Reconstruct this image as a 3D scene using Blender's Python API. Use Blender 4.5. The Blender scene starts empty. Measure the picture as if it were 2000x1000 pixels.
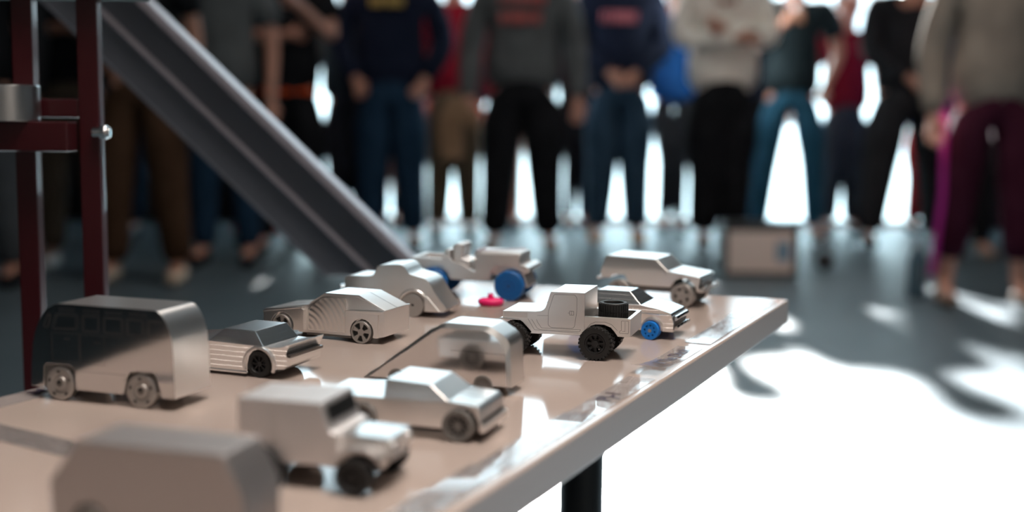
import bpy, bmesh, math, random
from mathutils import Matrix, Vector
random.seed(7)
R_ = math.radians
SC = bpy.context.scene
COL = SC.collection

# ------------------------------------------------------------------ camera, world, sun, exposure
CAM_H = 0.86
ROLL, FPX = 0.010, 2450.0
PITCH = math.atan((500 - 215) * math.cos(ROLL) / FPX)
fw = Vector((0, math.cos(PITCH), -math.sin(PITCH))); up = Vector((0, math.sin(PITCH), math.cos(PITCH))); rt = Vector((1, 0, 0))
cr = math.cos(ROLL) * rt + math.sin(ROLL) * up
cu = -math.sin(ROLL) * rt + math.cos(ROLL) * up
cd = bpy.data.cameras.new('camera'); cam = bpy.data.objects.new('camera', cd); COL.objects.link(cam)
cam.matrix_world = Matrix(((cr.x, cu.x, -fw.x, 0), (cr.y, cu.y, -fw.y, 0), (cr.z, cu.z, -fw.z, CAM_H), (0, 0, 0, 1)))
cd.sensor_width = 36; cd.lens = FPX / 2000 * 36; cd.clip_start = 0.02; cd.clip_end = 200
cd.dof.use_dof = True; cd.dof.focus_distance = 0.92; cd.dof.aperture_fstop = 3.3
SC.camera = cam
SC.view_settings.view_transform = 'Standard'; SC.view_settings.look = 'None'
SC.view_settings.exposure = 0.0; SC.view_settings.gamma = 1.0; SC.view_settings.use_curve_mapping = False

w = bpy.data.worlds.new('world'); SC.world = w; w.use_nodes = True
bg = w.node_tree.nodes['Background']; bg.inputs[0].default_value = (0.74, 0.92, 1.0, 1); bg.inputs[1].default_value = 5.0

def light(name, kind, loc, direction, energy, color, **kw):
    l = bpy.data.lights.new(name, kind); l.energy = energy; l.color = color
    for k, v in kw.items(): setattr(l, k, v)
    o = bpy.data.objects.new(name, l); COL.objects.link(o); o.location = loc
    o.rotation_euler = Vector(direction).to_track_quat('-Z', 'Y').to_euler()
    return o
WALL_Y, WX0, WX1, WZ = 9.5, -1.7, 3.35, 3.5
light('sun', 'SUN', (0, 20, 10), (0.02, -1, -0.43), 64.0, (1.0, 0.98, 0.95), angle=R_(1.4))
p = light('window_portal', 'AREA', ((WX0 + WX1) / 2, WALL_Y + .12, WZ / 2), (0, -1, 0), 1.0, (1, 1, 1), shape='RECTANGLE', size=WX1 - WX0, size_y=WZ)
p.data.cycles.is_portal = True

# ------------------------------------------------------------------ materials
def mat(name, color, rough=.5, metal=0.0, spec=.5, noise=None, bump=None, coat=0, emis=None, aniso=0, trans=0, ior=1.45, alpha=1, sheen=0):
    m = bpy.data.materials.new(name); m.use_nodes = True; nt = m.node_tree; b = nt.nodes['Principled BSDF']
    b.inputs['Base Color'].default_value = (*color, 1); b.inputs['Roughness'].default_value = rough
    b.inputs['Metallic'].default_value = metal; b.inputs['Specular IOR Level'].default_value = spec
    b.inputs['Coat Weight'].default_value = coat; b.inputs['IOR'].default_value = ior
    b.inputs['Transmission Weight'].default_value = trans; b.inputs['Alpha'].default_value = alpha
    b.inputs['Sheen Weight'].default_value = sheen
    if aniso: b.inputs['Anisotropic'].default_value = aniso
    if emis: b.inputs['Emission Color'].default_value = (*emis[0], 1); b.inputs['Emission Strength'].default_value = emis[1]
    tc = nt.nodes.new('ShaderNodeTexCoord')
    if noise:   # (scale xyz, color2, fac)
        mp = nt.nodes.new('ShaderNodeMapping'); mp.inputs['Scale'].default_value = noise[0]; nt.links.new(tc.outputs['Object'], mp.inputs[0])
        n = nt.nodes.new('ShaderNodeTexNoise'); n.inputs['Scale'].default_value = 1.0; n.inputs['Detail'].default_value = 4; nt.links.new(mp.outputs[0], n.inputs[0])
        cr_ = nt.nodes.new('ShaderNodeValToRGB'); cr_.color_ramp.elements[0].position = .35; cr_.color_ramp.elements[1].position = .65
        cr_.color_ramp.elements[0].color = (*color, 1); cr_.color_ramp.elements[1].color = (*noise[1], 1)
        nt.links.new(n.outputs[0], cr_.inputs[0]); nt.links.new(cr_.outputs[0], b.inputs['Base Color'])
    if bump:    # list of (kind, scale xyz, strength, distance)
        prev = None
        for kind, sc, st, dist in bump:
            mp = nt.nodes.new('ShaderNodeMapping'); nt.links.new(tc.outputs['Object'], mp.inputs[0])
            if kind == 'rings': mp.inputs['Location'].default_value = (sc[0], sc[1], sc[2]); mp.inputs['Scale'].default_value = (1, 1, 1)
            else: mp.inputs['Scale'].default_value = sc
            if kind == 'noise':
                t = nt.nodes.new('ShaderNodeTexNoise'); t.inputs['Scale'].default_value = 1; t.inputs['Detail'].default_value = 3
            elif kind == 'bands':
                t = nt.nodes.new('ShaderNodeTexWave'); t.wave_type = 'BANDS'; t.bands_direction = 'Z'; t.wave_profile = 'SAW'; t.inputs['Scale'].default_value = 1; t.inputs['Distortion'].default_value = .6
            else:
                t = nt.nodes.new('ShaderNodeTexWave'); t.wave_type = 'RINGS'; t.rings_direction = 'Y'; t.inputs['Scale'].default_value = sc[3]; t.inputs['Distortion'].default_value = .4
            nt.links.new(mp.outputs[0], t.inputs[0])
            bp = nt.nodes.new('ShaderNodeBump'); bp.inputs['Strength'].default_value = st; bp.inputs['Distance'].default_value = dist
            nt.links.new(t.outputs[0], bp.inputs['Height'])
            if prev: nt.links.new(prev.outputs[0], bp.inputs['Normal'])
            prev = bp
        nt.links.new(prev.outputs[0], b.inputs['Normal'])
    return m

ALU = (.90, .88, .86)
brush = ('noise', (120, 120, 2600), .35, .00004)
M = {}
M['alu'] = mat('machined_aluminium', ALU, .30, 1, bump=[brush, ('noise', (60, 900, 60), .25, .00006)])
M['alu_satin'] = mat('satin_aluminium', (.80, .77, .75), .38, 1, bump=[('noise', (200, 200, 1500), .3, .00005)])
M['alu_polish'] = mat('polished_aluminium', (.80, .78, .77), .10, 1, bump=[('noise', (90, 90, 90), .08, .00015), ('noise', (60, 60, 2500), .12, .00002)])
M['alu_steps'] = mat('stepped_aluminium', (.82, .82, .82), .24, 1, bump=[('bands', (0, 0, 95), .8, .0007), ('noise', (50, 50, 1500), .3, .00004)])
M['alu_arcs'] = mat('arc_milled_aluminium', ALU, .27, 1, bump=[('rings', (.055, 0, -.004, 75), .35, .0003), brush])
M['alu_blast'] = mat('bead_blasted_aluminium', (.78, .75, .74), .50, 1, bump=[('noise', (1200, 1200, 1200), .3, .0001)])
M['alu_dull'] = mat('dull_aluminium', (.46, .43, .42), .5, 1, bump=[('noise', (1200, 1200, 1200), .3, .0001)])
M['wheel_alu'] = mat('turned_wheel_aluminium', (.46, .44, .42), .42, .85, bump=[('noise', (800, 800, 800), .2, .0001)])
M['wheel_grey'] = mat('grey_cast_wheel', (.20, .19, .18), .5, .4)
M['groove'] = mat('engraved_groove', (.10, .09, .09), .5, .6)
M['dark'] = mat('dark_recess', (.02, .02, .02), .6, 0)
M['dark_alu'] = mat('dark_grille_metal', (.16, .155, .15), .3, 1)  # dark grey metal for grilles, axles and chassis
M['rubber'] = mat('black_rubber', (.012, .012, .012), .55, 0, bump=[('noise', (900, 900, 900), .3, .0001)])
M['black_plastic'] = mat('black_plastic', (.014, .014, .015), .4)
M['blue'] = mat('blue_printed_plastic', (.0, .10, .33), .45, bump=[('noise', (300, 300, 1500), .2, .0001)])
M['blue2'] = mat('bright_blue_plastic', (.005, .18, .62), .4)
M['pink'] = mat('pink_printed_plastic', (.78, .01, .15), .4)
M['table'] = mat('beige_laminate', (.40, .325, .29), .09, 0, spec=.5, noise=((9, 9, 9), (.42, .345, .305), 1), bump=[('noise', (14, 14, 14), .03, .002)])
M['edge'] = mat('table_edge_band', (.33, .30, .29), .35)
M['film'] = mat('clear_laminating_film', (.60, .55, .54), .05, .4, spec=1.0, ior=1.9, coat=1, alpha=.65, bump=[('noise', (50, 140, 50), 1.0, .004), ('noise', (260, 90, 260), .6, .001)])
M['film_calm'] = mat('clear_film_smooth', (.60, .55, .54), .08, 0, spec=1.0, ior=1.7, coat=1, alpha=.45, bump=[('noise', (40, 90, 40), .35, .003)])
M['ink'] = mat('printed_ink', (.03, .01, .04), .3)
M['black_metal'] = mat('black_powder_coat', (.010, .010, .011), .4)
M['red'] = mat('dark_red_paint', (.040, .0022, .005), .35, coat=.3)
M['ramp'] = mat('grey_ramp_aluminium', (.15, .165, .195), .40, .6, bump=[('noise', (20, 20, 20), .05, .002)])
M['ramp_edge'] = mat('toplit_ramp_edge', (.34, .32, .36), .4, .3)  # lighter copy of the ramp colour, standing in for light from above
M['steel'] = mat('turned_steel', (.55, .57, .58), .28, 1)
M['chrome'] = mat('chrome', (.8, .8, .8), .1, 1)
M['cloth_dark'] = mat('dark_green_cloth', (.02, .045, .045), .9)
M['floor'] = mat('polished_concrete', (.066, .094, .112), .45, 0, spec=.4, noise=((1.3, 1.3, 1), (.082, .112, .132), 1), bump=[('noise', (3, 3, 3), .05, .01)])
M['outground'] = mat('outdoor_concrete', (.42, .42, .42), .8, noise=((.6, .6, .6), (.48, .48, .47), 1))
M['wall_dark'] = mat('dark_painted_wall', (.012, .014, .018), .8, noise=((2, 2, 2), (.016, .018, .022), 1))
M['wall_grey'] = mat('grey_painted_wall', (.26, .27, .28), .8, noise=((2, 2, 2), (.28, .29, .30), 1))
M['wall_beige'] = mat('beige_painted_wall', (.60, .53, .48), .8, noise=((2, 2, 2), (.62, .55, .50), 1))
M['wall_brown'] = mat('brown_boarding', (.20, .14, .11), .8)
M['ceiling'] = mat('ceiling_panels', (.27, .28, .29), .9, noise=((2, 2, 2), (.30, .31, .32), 1))
M['frame'] = mat('dark_window_frame', (.03, .03, .035), .4, .5)
gm = bpy.data.materials.new('window_glass'); gm.use_nodes = True; nt = gm.node_tree; nt.nodes.clear()
o_ = nt.nodes.new('ShaderNodeOutputMaterial'); mx = nt.nodes.new('ShaderNodeMixShader'); tr = nt.nodes.new('ShaderNodeBsdfTransparent'); gl = nt.nodes.new('ShaderNodeBsdfGlossy')
tr.inputs[0].default_value = (.97, .99, 1, 1); gl.inputs['Roughness'].default_value = .02; mx.inputs[0].default_value = .06
nt.links.new(tr.outputs[0], mx.inputs[1]); nt.links.new(gl.outputs[0], mx.inputs[2]); nt.links.new(mx.outputs[0], o_.inputs[0])
M['glass'] = gm
fm = bpy.data.materials.new('added_sun_diffuser'); fm.use_nodes = True; nt = fm.node_tree; nt.nodes.clear()  # translucent lower panes, added to keep direct sun off the floor by the crowd
o_ = nt.nodes.new('ShaderNodeOutputMaterial'); mx = nt.nodes.new('ShaderNodeMixShader'); tr = nt.nodes.new('ShaderNodeBsdfTranslucent'); gl = nt.nodes.new('ShaderNodeBsdfDiffuse')
tr.inputs[0].default_value = (.62, .72, .76, 1); gl.inputs[0].default_value = (.6, .65, .67, 1); mx.inputs[0].default_value = .35
nt.links.new(tr.outputs[0], mx.inputs[1]); nt.links.new(gl.outputs[0], mx.inputs[2]); nt.links.new(mx.outputs[0], o_.inputs[0])
M['frost'] = fm
M['lamp'] = mat('lamp_diffuser', (.8, .8, .8), .5, emis=((1, .87, .77), 3.0))

# ------------------------------------------------------------------ mesh helpers
class MB:
    def __init__(s): s.v = []; s.f = []; s.m = []
    def add(s, vs, fs, mi=0):
        k = len(s.v); s.v += [tuple(q) for q in vs]; s.f += [tuple(i + k for i in f) for f in fs]; s.m += [mi] * len(fs); return s
    def prism(s, prof, y0, y1, mi=0, ins=None, me=None):
        n = len(prof); a = []; b = []
        for x, z in prof:
            d = ins(x, z) if ins else 0
            a.append((x, y0 + d, z)); b.append((x, y1 - d, z))
        s.add(a + b, [tuple(range(n)), tuple(range(2 * n - 1, n - 1, -1))] + [(i, i + n, (i + 1) % n + n, (i + 1) % n) for i in range(n)], mi)
        if me is not None: s.m[-n:] = [me] * n
        return s
    def loftcap(s, p0, y0, p1, y1, mi=0):
        n = len(p0)
        return s.add([(x, y0, z) for x, z in p0] + [(x, y1, z) for x, z in p1], [(i, i + n, (i + 1) % n + n, (i + 1) % n) for i in range(n)] + [tuple(range(n, 2 * n))], mi)
    def box(s, x0, x1, y0, y1, z0, z1, mi=0):
        return s.add([(x, y, z) for x in (x0, x1) for y in (y0, y1) for z in (z0, z1)], [(0, 1, 3, 2), (4, 6, 7, 5), (0, 4, 5, 1), (2, 3, 7, 6), (0, 2, 6, 4), (1, 5, 7, 3)], mi)
    def ring(s, c, r0, r1, y0, y1, n=48, mi=0, axis='y', a0=0, a1=2 * math.pi):
        # hollow ring about an axis (r0 may be 0)
        full = abs(a1 - a0 - 2 * math.pi) < 1e-6; k = n if full else n + 1; vs = []
        for i in range(k):
            a = a0 + (a1 - a0) * i / n
            for r, y in ((r0, y0), (r1, y0), (r1, y1), (r0, y1)):
                ca, sa = r * math.cos(a), r * math.sin(a)
                vs.append({'y': (c[0] + ca, c[1] + y, c[2] + sa), 'x': (c[0] + y, c[1] + ca, c[2] + sa), 'z': (c[0] + ca, c[1] + sa, c[2] + y)}[axis])
        fs = []
        for i in range(n):
            j = (i + 1) % k
            for q in range(4): fs.append((i * 4 + q, j * 4 + q, j * 4 + (q + 1) % 4, i * 4 + (q + 1) % 4))
        if not full: fs += [(0, 1, 2, 3), tuple((k - 1) * 4 + q for q in (3, 2, 1, 0))]
        return s.add(vs, fs, mi)
    def cyl(s, c, r, y0, y1, n=48, mi=0, axis='y', r2=None):
        r2 = r if r2 is None else r2; vs = []
        for rr, y in ((r, y0), (r2, y1)):
            for i in range(n):
                a = 2 * math.pi * i / n; ca, sa = rr * math.cos(a), rr * math.sin(a)
                vs.append({'y': (c[0] + ca, c[1] + y, c[2] + sa), 'x': (c[0] + y, c[1] + ca, c[2] + sa), 'z': (c[0] + ca, c[1] + sa, c[2] + y)}[axis])
        return s.add(vs, [tuple(range(n)), tuple(range(2 * n - 1, n - 1, -1))] + [(i, i + n, (i + 1) % n + n, (i + 1) % n) for i in range(n)], mi)
    def rod(s, p, q, r, n=12, mi=0):
        p, q = Vector(p), Vector(q); d = (q - p).normalized(); a = d.orthogonal().normalized(); b = d.cross(a); vs = []
        for c in (p, q):
            for i in range(n):
                t = 2 * math.pi * i / n; vs.append(c + a * r * math.cos(t) + b * r * math.sin(t))
        return s.add(vs, [tuple(range(n)), tuple(range(2 * n - 1, n - 1, -1))] + [(i, i + n, (i + 1) % n + n, (i + 1) % n) for i in range(n)], mi)
    def lathe(s, c, prof, n=48, mi=0, axis='z'):
        vs = []
        for i in range(n):
            a = 2 * math.pi * i / n
            for r, h in prof:
                ca, sa = r * math.cos(a), r * math.sin(a)
                vs.append({'y': (c[0] + ca, c[1] + h, c[2] + sa), 'z': (c[0] + ca, c[1] + sa, c[2] + h)}[axis])
        k = len(prof)
        return s.add(vs, [(i * k + q, i * k + q + 1, ((i + 1) % n) * k + q + 1, ((i + 1) % n) * k + q) for i in range(n) for q in range(k - 1)], mi)
    def line(s, pts, w, y, mi=1, closed=False, th=.08):
        # engraved line on a side plane y: narrow slivers sitting in the surface
        pp = pts + [pts[0]] if closed else pts
        for (x0, z0), (x1, z1) in zip(pp, pp[1:]):
            L = math.hypot(x1 - x0, z1 - z0)
            if L < 1e-6: continue
            nx, nz = -(z1 - z0) / L * w / 2, (x1 - x0) / L * w / 2
            s.prism([(x0 - nx, z0 - nz), (x1 - nx, z1 - nz), (x1 + nx, z1 + nz), (x0 + nx, z0 + nz)], y - .03, y + th, mi)
        return s
    def build(s, name, mats, parent=None, scale=.001, bevel=0, smooth=None, seg=2):
        me = bpy.data.meshes.new(name); me.from_pydata([tuple(c * scale for c in v) for v in s.v], [], s.f)
        mats = mats if isinstance(mats, (list, tuple)) else [mats]
        for m in mats: me.materials.append(M[m] if isinstance(m, str) else m)
        for q, i in zip(me.polygons, s.m): q.material_index = i
        bm = bmesh.new(); bm.from_mesh(me); bmesh.ops.recalc_face_normals(bm, faces=bm.faces)
        if bevel:
            ed = [e_ for e_ in bm.edges if len(e_.link_faces) == 2 and e_.calc_face_angle(0) > R_(32) and not any(M.get('groove') is not None and f_.material_index < len(mats) and mats[f_.material_index] == 'groove' for f_ in e_.link_faces)]
            bmesh.ops.bevel(bm, geom=ed, offset=bevel * scale, offset_type='OFFSET', segments=seg, profile=.5, affect='EDGES', clamp_overlap=False, material=-1)
        ang = R_(smooth if smooth is not None else 36)
        for f in bm.faces: f.smooth = True
        for e_ in bm.edges: e_.smooth = len(e_.link_faces) == 2 and e_.calc_face_angle(3) < ang
        bm.to_mesh(me); bm.free()
        o = bpy.data.objects.new(name, me); COL.objects.link(o)
        if parent: o.parent = parent
        wn_ = o.modifiers.new('weighted_normals', 'WEIGHTED_NORMAL'); wn_.keep_sharp = True; wn_.weight = 70
        return o

def tag(o, label=None, cat=None, group=None, kind=None):
    if label: o['label'] = label
    if cat: o['category'] = cat
    if group: o['group'] = group
    if kind: o['kind'] = kind
    return o
def thing(name, label, cat, loc=(0, 0, 0), rz=0, group=None):
    o = bpy.data.objects.new(name, None); COL.objects.link(o); o.empty_display_size = .02
    o.location = loc; o.rotation_euler = (0, 0, rz); return tag(o, label, cat, group)
def structure(name, mb, m, **kw):
    kw.setdefault('scale', 1); return tag(mb.build(name, m, None, **kw), kind='structure')

# ------------------------------------------------------------------ the room
structure('floor', MB().box(-8, 8, -4.2, WALL_Y, -.1, 0), 'floor')
structure('ground_outside', MB().box(-40, 40, WALL_Y, 90, -.12, -.02), 'outground')
f = MB(); f.box(-8, WX0, WALL_Y, WALL_Y + .2, 0, 4.6).box(WX1, 8, WALL_Y, WALL_Y + .2, 0, 4.6).box(WX0, WX1, WALL_Y, WALL_Y + .2, WZ, 4.6)
structure('wall_far', f, 'wall_dark')
structure('wall_left', MB().box(-8.2, -8, -4.2, WALL_Y + .2, 0, 4.6), 'wall_dark')
structure('wall_right', MB().box(8, 8.2, -4.2, WALL_Y + .2, 0, 4.6), 'wall_grey')
structure('wall_near', MB().box(-8.2, -4.6, -4.4, -4.2, 0, 4.6, 1).box(-4.6, 8.2, -4.4, -4.2, 0, 4.6, 0), ['wall_beige', 'wall_dark'])  # dark left section added out of view to darken the bus side's reflection
structure('ceiling', MB().box(-8.2, 8.2, -4.4, WALL_Y + .2, 4.6, 4.7), 'ceiling')
xs = [WX0, -.02, 1.66, WX1]; PZ = 1.42
for i in range(3):
    a, b = xs[i], xs[i + 1]
    g = MB().box(a, a + .03, WALL_Y + .02, WALL_Y + .08, 0, WZ).box(b - .03, b, WALL_Y + .02, WALL_Y + .08, 0, WZ)
    g.box(a, b, WALL_Y + .02, WALL_Y + .08, WZ - .05, WZ).box(a, b, WALL_Y + .02, WALL_Y + .08, 0, .05)
    wn = structure('window_%d' % (i + 1), g, 'frame')
    MB().box(a + .03, b - .03, WALL_Y + .045, WALL_Y + .055, PZ + .01, WZ - .05).build('glass_pane', 'glass', wn, scale=1)
    MB().box(a + .03, b - .03, WALL_Y + .035, WALL_Y + .065, .05, PZ - .01).build('added_sun_diffuser', 'frost', wn, scale=1)  # added pane, spreads the sun that would pass between the legs
    MB().box(a + .03, b - .03, WALL_Y + .03, WALL_Y + .07, PZ - .012, PZ + .012).build('rail', 'frame', wn, scale=1)
# ceiling lamp above the table, then fill panels added to brighten hall and crowd
lamps = [(.9, -.3, 60, 78, 'square warm ceiling light panel nearly above the car table'), (2.7, -2.6, 58, 78, 'added square warm fill light panel behind the viewer, right of the table'),
         (.7, 4.2, 32, 105, 'added square fill light panel between table and crowd, brightening the crowd')]
for x, y, en, spr, lb_ in lamps:
    l = thing('ceiling_light', lb_, 'light', (x, y, 4.57), 0, 'ceiling lights over the hall')
    MB().box(-.92, .92, -.92, .92, 0, .03).box(-.92, .92, -.92, -.9, -.03, 0).box(-.92, .92, .9, .92, -.03, 0).box(-.92, -.9, -.9, .9, -.03, 0).box(.9, .92, -.9, .9, -.03, 0).build('frame', 'frame', l, scale=1)
    MB().box(-.9, .9, -.9, .9, -.02, -.001).build('diffuser', 'lamp', l, scale=1)
    light('lamp_light', 'AREA', (x, y, 4.50), (0, 0, -1), en, (1, .90, .82), shape='SQUARE', size=1.8, spread=R_(spr))

# ------------------------------------------------------------------ the table
TZ = .68
A0 = Vector((.2694, 1.2064, 0)); V = Vector((.4066, .9136, 0)); U = Vector((V.y, -V.x, 0))   # V runs away along the right edge, U points off the table
LB = Vector((-.0495, 1.3181, 0)); LV = Vector((.4344, .9007, 0))
RN = A0 - V * 1.28; LN = LB - LV * 1.42
tb = thing('display_table', 'low beige topped table with thick light edge under all the metal cars', 'table', (0, .6, 0))
def rel(p, z): return (p.x, p.y - .6, z)
q = [A0, LB, LN, RN]; th = .0235
top = MB().add([rel(p, TZ) for p in q] + [rel(p, TZ - th) for p in q], [(0, 1, 2, 3), (7, 6, 5, 4), (0, 4, 5, 1), (1, 5, 6, 2), (2, 6, 7, 3), (3, 7, 4, 0)])
top.m = [0, 1, 1, 1, 1, 1]
top.build('tabletop', ['table', 'edge'], tb, scale=1, bevel=.0022, seg=3)
for cx, cy in ((.064, 1.085), (-.12, 1.16), (-.42, .42), (-.06, .30)):
    g = MB().cyl((cx, cy - .6, 0), .019, .012, TZ - th, 32, axis='z'); g.cyl((cx, cy - .6, 0), .024, 0, .012, 32, axis='z'); g.box(cx - .04, cx + .04, cy - .64, cy - .56, TZ - th - .004, TZ - th)
    g.build('leg', 'black_metal', tb, scale=1)

# laminated name strips: along the right edge (a = along V from the far corner, b = offset from the edge), metres
def strip(a0, a1, b0, b1, txt, label, curl=0.0, size=.013, tx=.012, flip=False, base=A0, vv=V):
    uu = Vector((vv.y, -vv.x, 0)); nx = 26; vs = []; fs = []
    ang = math.atan2(vv.y, vv.x); o = thing('name_strip', label, 'label', (base + vv * a1 + uu * (b0 + b1) / 2) + Vector((0, 0, TZ)), ang, 'laminated name strips on the table')
    L = a0 - a1; W = abs(b1 - b0)
    def h(t): return .0003 + curl * max(0, 1 - t / .6) ** 2
    for i in range(nx + 1):
        t = i / nx
        for yy in (-W / 2, W / 2):
            vs.append((L * t, yy, h(t) + .0003)); vs.append((L * t, yy, h(t)))
    for i in range(nx):
        k = i * 4; fs += [(k, k + 4, k + 6, k + 2), (k + 1, k + 3, k + 7, k + 5), (k, k + 1, k + 5, k + 4), (k + 2, k + 6, k + 7, k + 3)]
    fs += [(0, 2, 3, 1), (nx * 4, nx * 4 + 1, nx * 4 + 3, nx * 4 + 2)]
    MB().add(vs, fs).build('film', 'film_calm' if txt else 'film', o, scale=1)
    if txt:
        c = bpy.data.curves.new('lettering', 'FONT'); c.body = txt; c.size = size; c.extrude = .00002; c.align_y = 'CENTER'; c.offset = .00018
        tmp = bpy.data.objects.new('tmp_text', c); COL.objects.link(tmp); bpy.context.view_layer.update()
        me = bpy.data.meshes.new_from_object(tmp.evaluated_get(bpy.context.evaluated_depsgraph_get())); me.name = 'lettering'
        bpy.data.objects.remove(tmp); bpy.data.curves.remove(c)
        t = bpy.data.objects.new('lettering', me); COL.objects.link(t); t.parent = o; me.materials.clear(); me.materials.append(M['ink'])
        for v_ in me.vertices: v_.co.z += h(max(0, (v_.co.x + tx) / L)) + .0006
        t.location = (tx, 0, 0)
    return o
strip(-.017, -.137, -.028, -.006, None, 'clear name strip nearest the far right corner of the table')
strip(-.139, -.270, -.026, -.005, None, 'clear name strip second from the far right corner, glinting pale blue')
strip(-.288, -.400, -.026, -.006, '& The Duck', 'curling clear name strip reading & The Duck on the table edge', curl=.006, size=.014, tx=.030)
strip(-.411, -.524, -.024, -.005, 'P)-1', 'clear name strip with dark P)-1 beside the table edge', size=.015, tx=.036)
strip(-.526, -.648, -.025, -.006, None, 'brightly glinting name strip beside the short pickup nose')
strip(-.650, -.775, -.027, -.007, None, 'glinting name strip cut by the bottom of the picture')
strip(-.54, -.665, -.352, -.332, 'MAW', 'name strip with bold dark letters under the bus wheel', size=.017, tx=.034)
fo = thing('name_strip', 'dull reflective name strip lying at the left, behind the blurred foreground block', 'label', (-.262, .664, TZ), R_(-33), 'laminated name strips on the table')
MB().box(-.045, .045, -.011, .011, .0002, .0006).build('film', 'film', fo, scale=1)
sh = thing('name_sheet', 'wide clear sheet with faint dark print around the pink wheel', 'label', (-.040, 1.110, TZ), math.atan2(V.y, V.x) - R_(90), 'laminated name strips on the table')
MB().box(-.045, .05, -.035, .035, .0001, .0003).build('film', mat('matt_clear_sheet', (.45, .36, .31), .3, spec=.3, alpha=.5), sh, scale=1)
g = MB(); rr = random.Random(3)
for yy in (-.024, -.012, .002, .014, .026):
    x = -.040
    while x < .042:
        l_ = rr.uniform(.002, .006); g.box(x, x + l_, yy - .0012, yy + .0012, .0003, .00036); x += l_ + rr.uniform(.0015, .004)
g.build('print', 'ink', sh, scale=1)

# ------------------------------------------------------------------ the cars (built in millimetres; x to the car's right-hand end in the picture, y away, z up)
def circ(cx, cz, r, a0, a1, n=12): return [(cx + r * math.cos(R_(a0 + (a1 - a0) * i / n)), cz + r * math.sin(R_(a0 + (a1 - a0) * i / n))) for i in range(n + 1)]
def cat(pts, n=5):
    out = []
    for i in range(len(pts) - 1):
        p0, p1, p2, p3 = pts[max(i - 1, 0)], pts[i], pts[i + 1], pts[min(i + 2, len(pts) - 1)]
        for k in range(n):
            t = k / n
            out.append(tuple(.5 * ((2 * p1[j]) + (-p0[j] + p2[j]) * t + (2 * p0[j] - 5 * p1[j] + 4 * p2[j] - p3[j]) * t * t + (-p0[j] + 3 * p1[j] - 3 * p2[j] + p3[j]) * t ** 3) for j in (0, 1)))
    return out + [pts[-1]]

def perf(mb, c, w, R, rb, ra, n, web, hole=0, deep=.25, mi=0, dark=1, a_off=0, round_webs=True):
    """wheel about y, from y=0 to y=w: outer ring R..rb, hub disc ra, n webs between them, dark backing seen through the gaps"""
    mb.lathe(c, [(rb, 0), (R * .97, 0), (R, w * .08), (R, w * .92), (R * .97, w), (rb, w)], 56, mi, 'y')
    mb.ring(c, rb * .995, rb, 0, w, 56, mi)
    d = w * deep * .3
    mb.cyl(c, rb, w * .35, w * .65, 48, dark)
    if hole: mb.ring(c, hole, ra, d, w - d, 40, mi)
    else: mb.cyl(c, ra, d, w - d, 40, mi)
    for i in range(n):
        a = 2 * math.pi * (i + a_off) / n; half = web / 2
        k = 3; vs = []
        for y in (d, w - d):
            for r in (ra * .98, rb * 1.002):
                for s_ in (-1, 1):
                    aa = a + s_ * half * 2 * math.pi / n * (1 if r < (ra + rb) / 2 else 1)
                    vs.append((c[0] + r * math.cos(aa), c[1] + y, c[2] + r * math.sin(aa)))
        # add mid arc on inner/outer for wide webs
        mb.add(vs, [(0, 1, 3, 2), (4, 6, 7, 5), (0, 4, 5, 1), (2, 3, 7, 6), (0, 2, 6, 4), (1, 5, 7, 3)], mi)
    return mb
def treaded(mb, c, w, R, ri, n=24, mi=0):
    mb.lathe(c, [(ri, w * .1), (ri * 1.08, 0), (R * .90, 0), (R * .95, w * .1), (R * .95, w * .9), (R * .90, w), (ri * 1.08, w), (ri, w * .9)], 56, mi, 'y')
    mb.ring(c, ri * .99, ri, w * .1, w * .9, 48, mi)
    for i in range(n):
        for j, (y0, y1) in enumerate(((-.02 * w, .36 * w), (.30 * w, .70 * w), (.64 * w, 1.02 * w))):
            a = 2 * math.pi * (i + (.5 if j == 1 else 0)) / n; hw = math.pi / n * .62; vs = []
            for y in (y0, y1):
                for r in (R * .90, R):
                    for s_ in (-1, 1): vs.append((c[0] + r * math.cos(a + s_ * hw), c[1] + y, c[2] + r * math.sin(a + s_ * hw)))
            mb.add(vs, [(0, 1, 3, 2), (4, 6, 7, 5), (0, 4, 5, 1), (2, 3, 7, 6), (0, 2, 6, 4), (1, 5, 7, 3)], mi)
    return mb

def car(name, label, cat_, x, y, yaw):
    return thing(name, label, cat_, (x, y, TZ), R_(yaw))
def copy_wheel(w, par, dx, dy):
    c = w.copy(); COL.objects.link(c); c.parent = par; c.location = w.location + Vector((dx, dy, 0)) * .001
    for k in w.children:
        d = k.copy(); COL.objects.link(d); d.parent = c
    return c
def place(o, x, y, z): o.location = (x * .001, y * .001, z * .001); return o
def axles(par, xs_, z, y0, y1, r=1.2, m='dark_alu'):
    for x in xs_: MB().cyl((x, 0, z), r, y0, y1, 16).build('axle', m, par)
def four(par, w, dx, dy):   # near right wheel exists; add near left, far right, far left
    copy_wheel(w, par, dx, 0); copy_wheel(w, par, 0, dy); copy_wheel(w, par, dx, dy)

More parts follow.
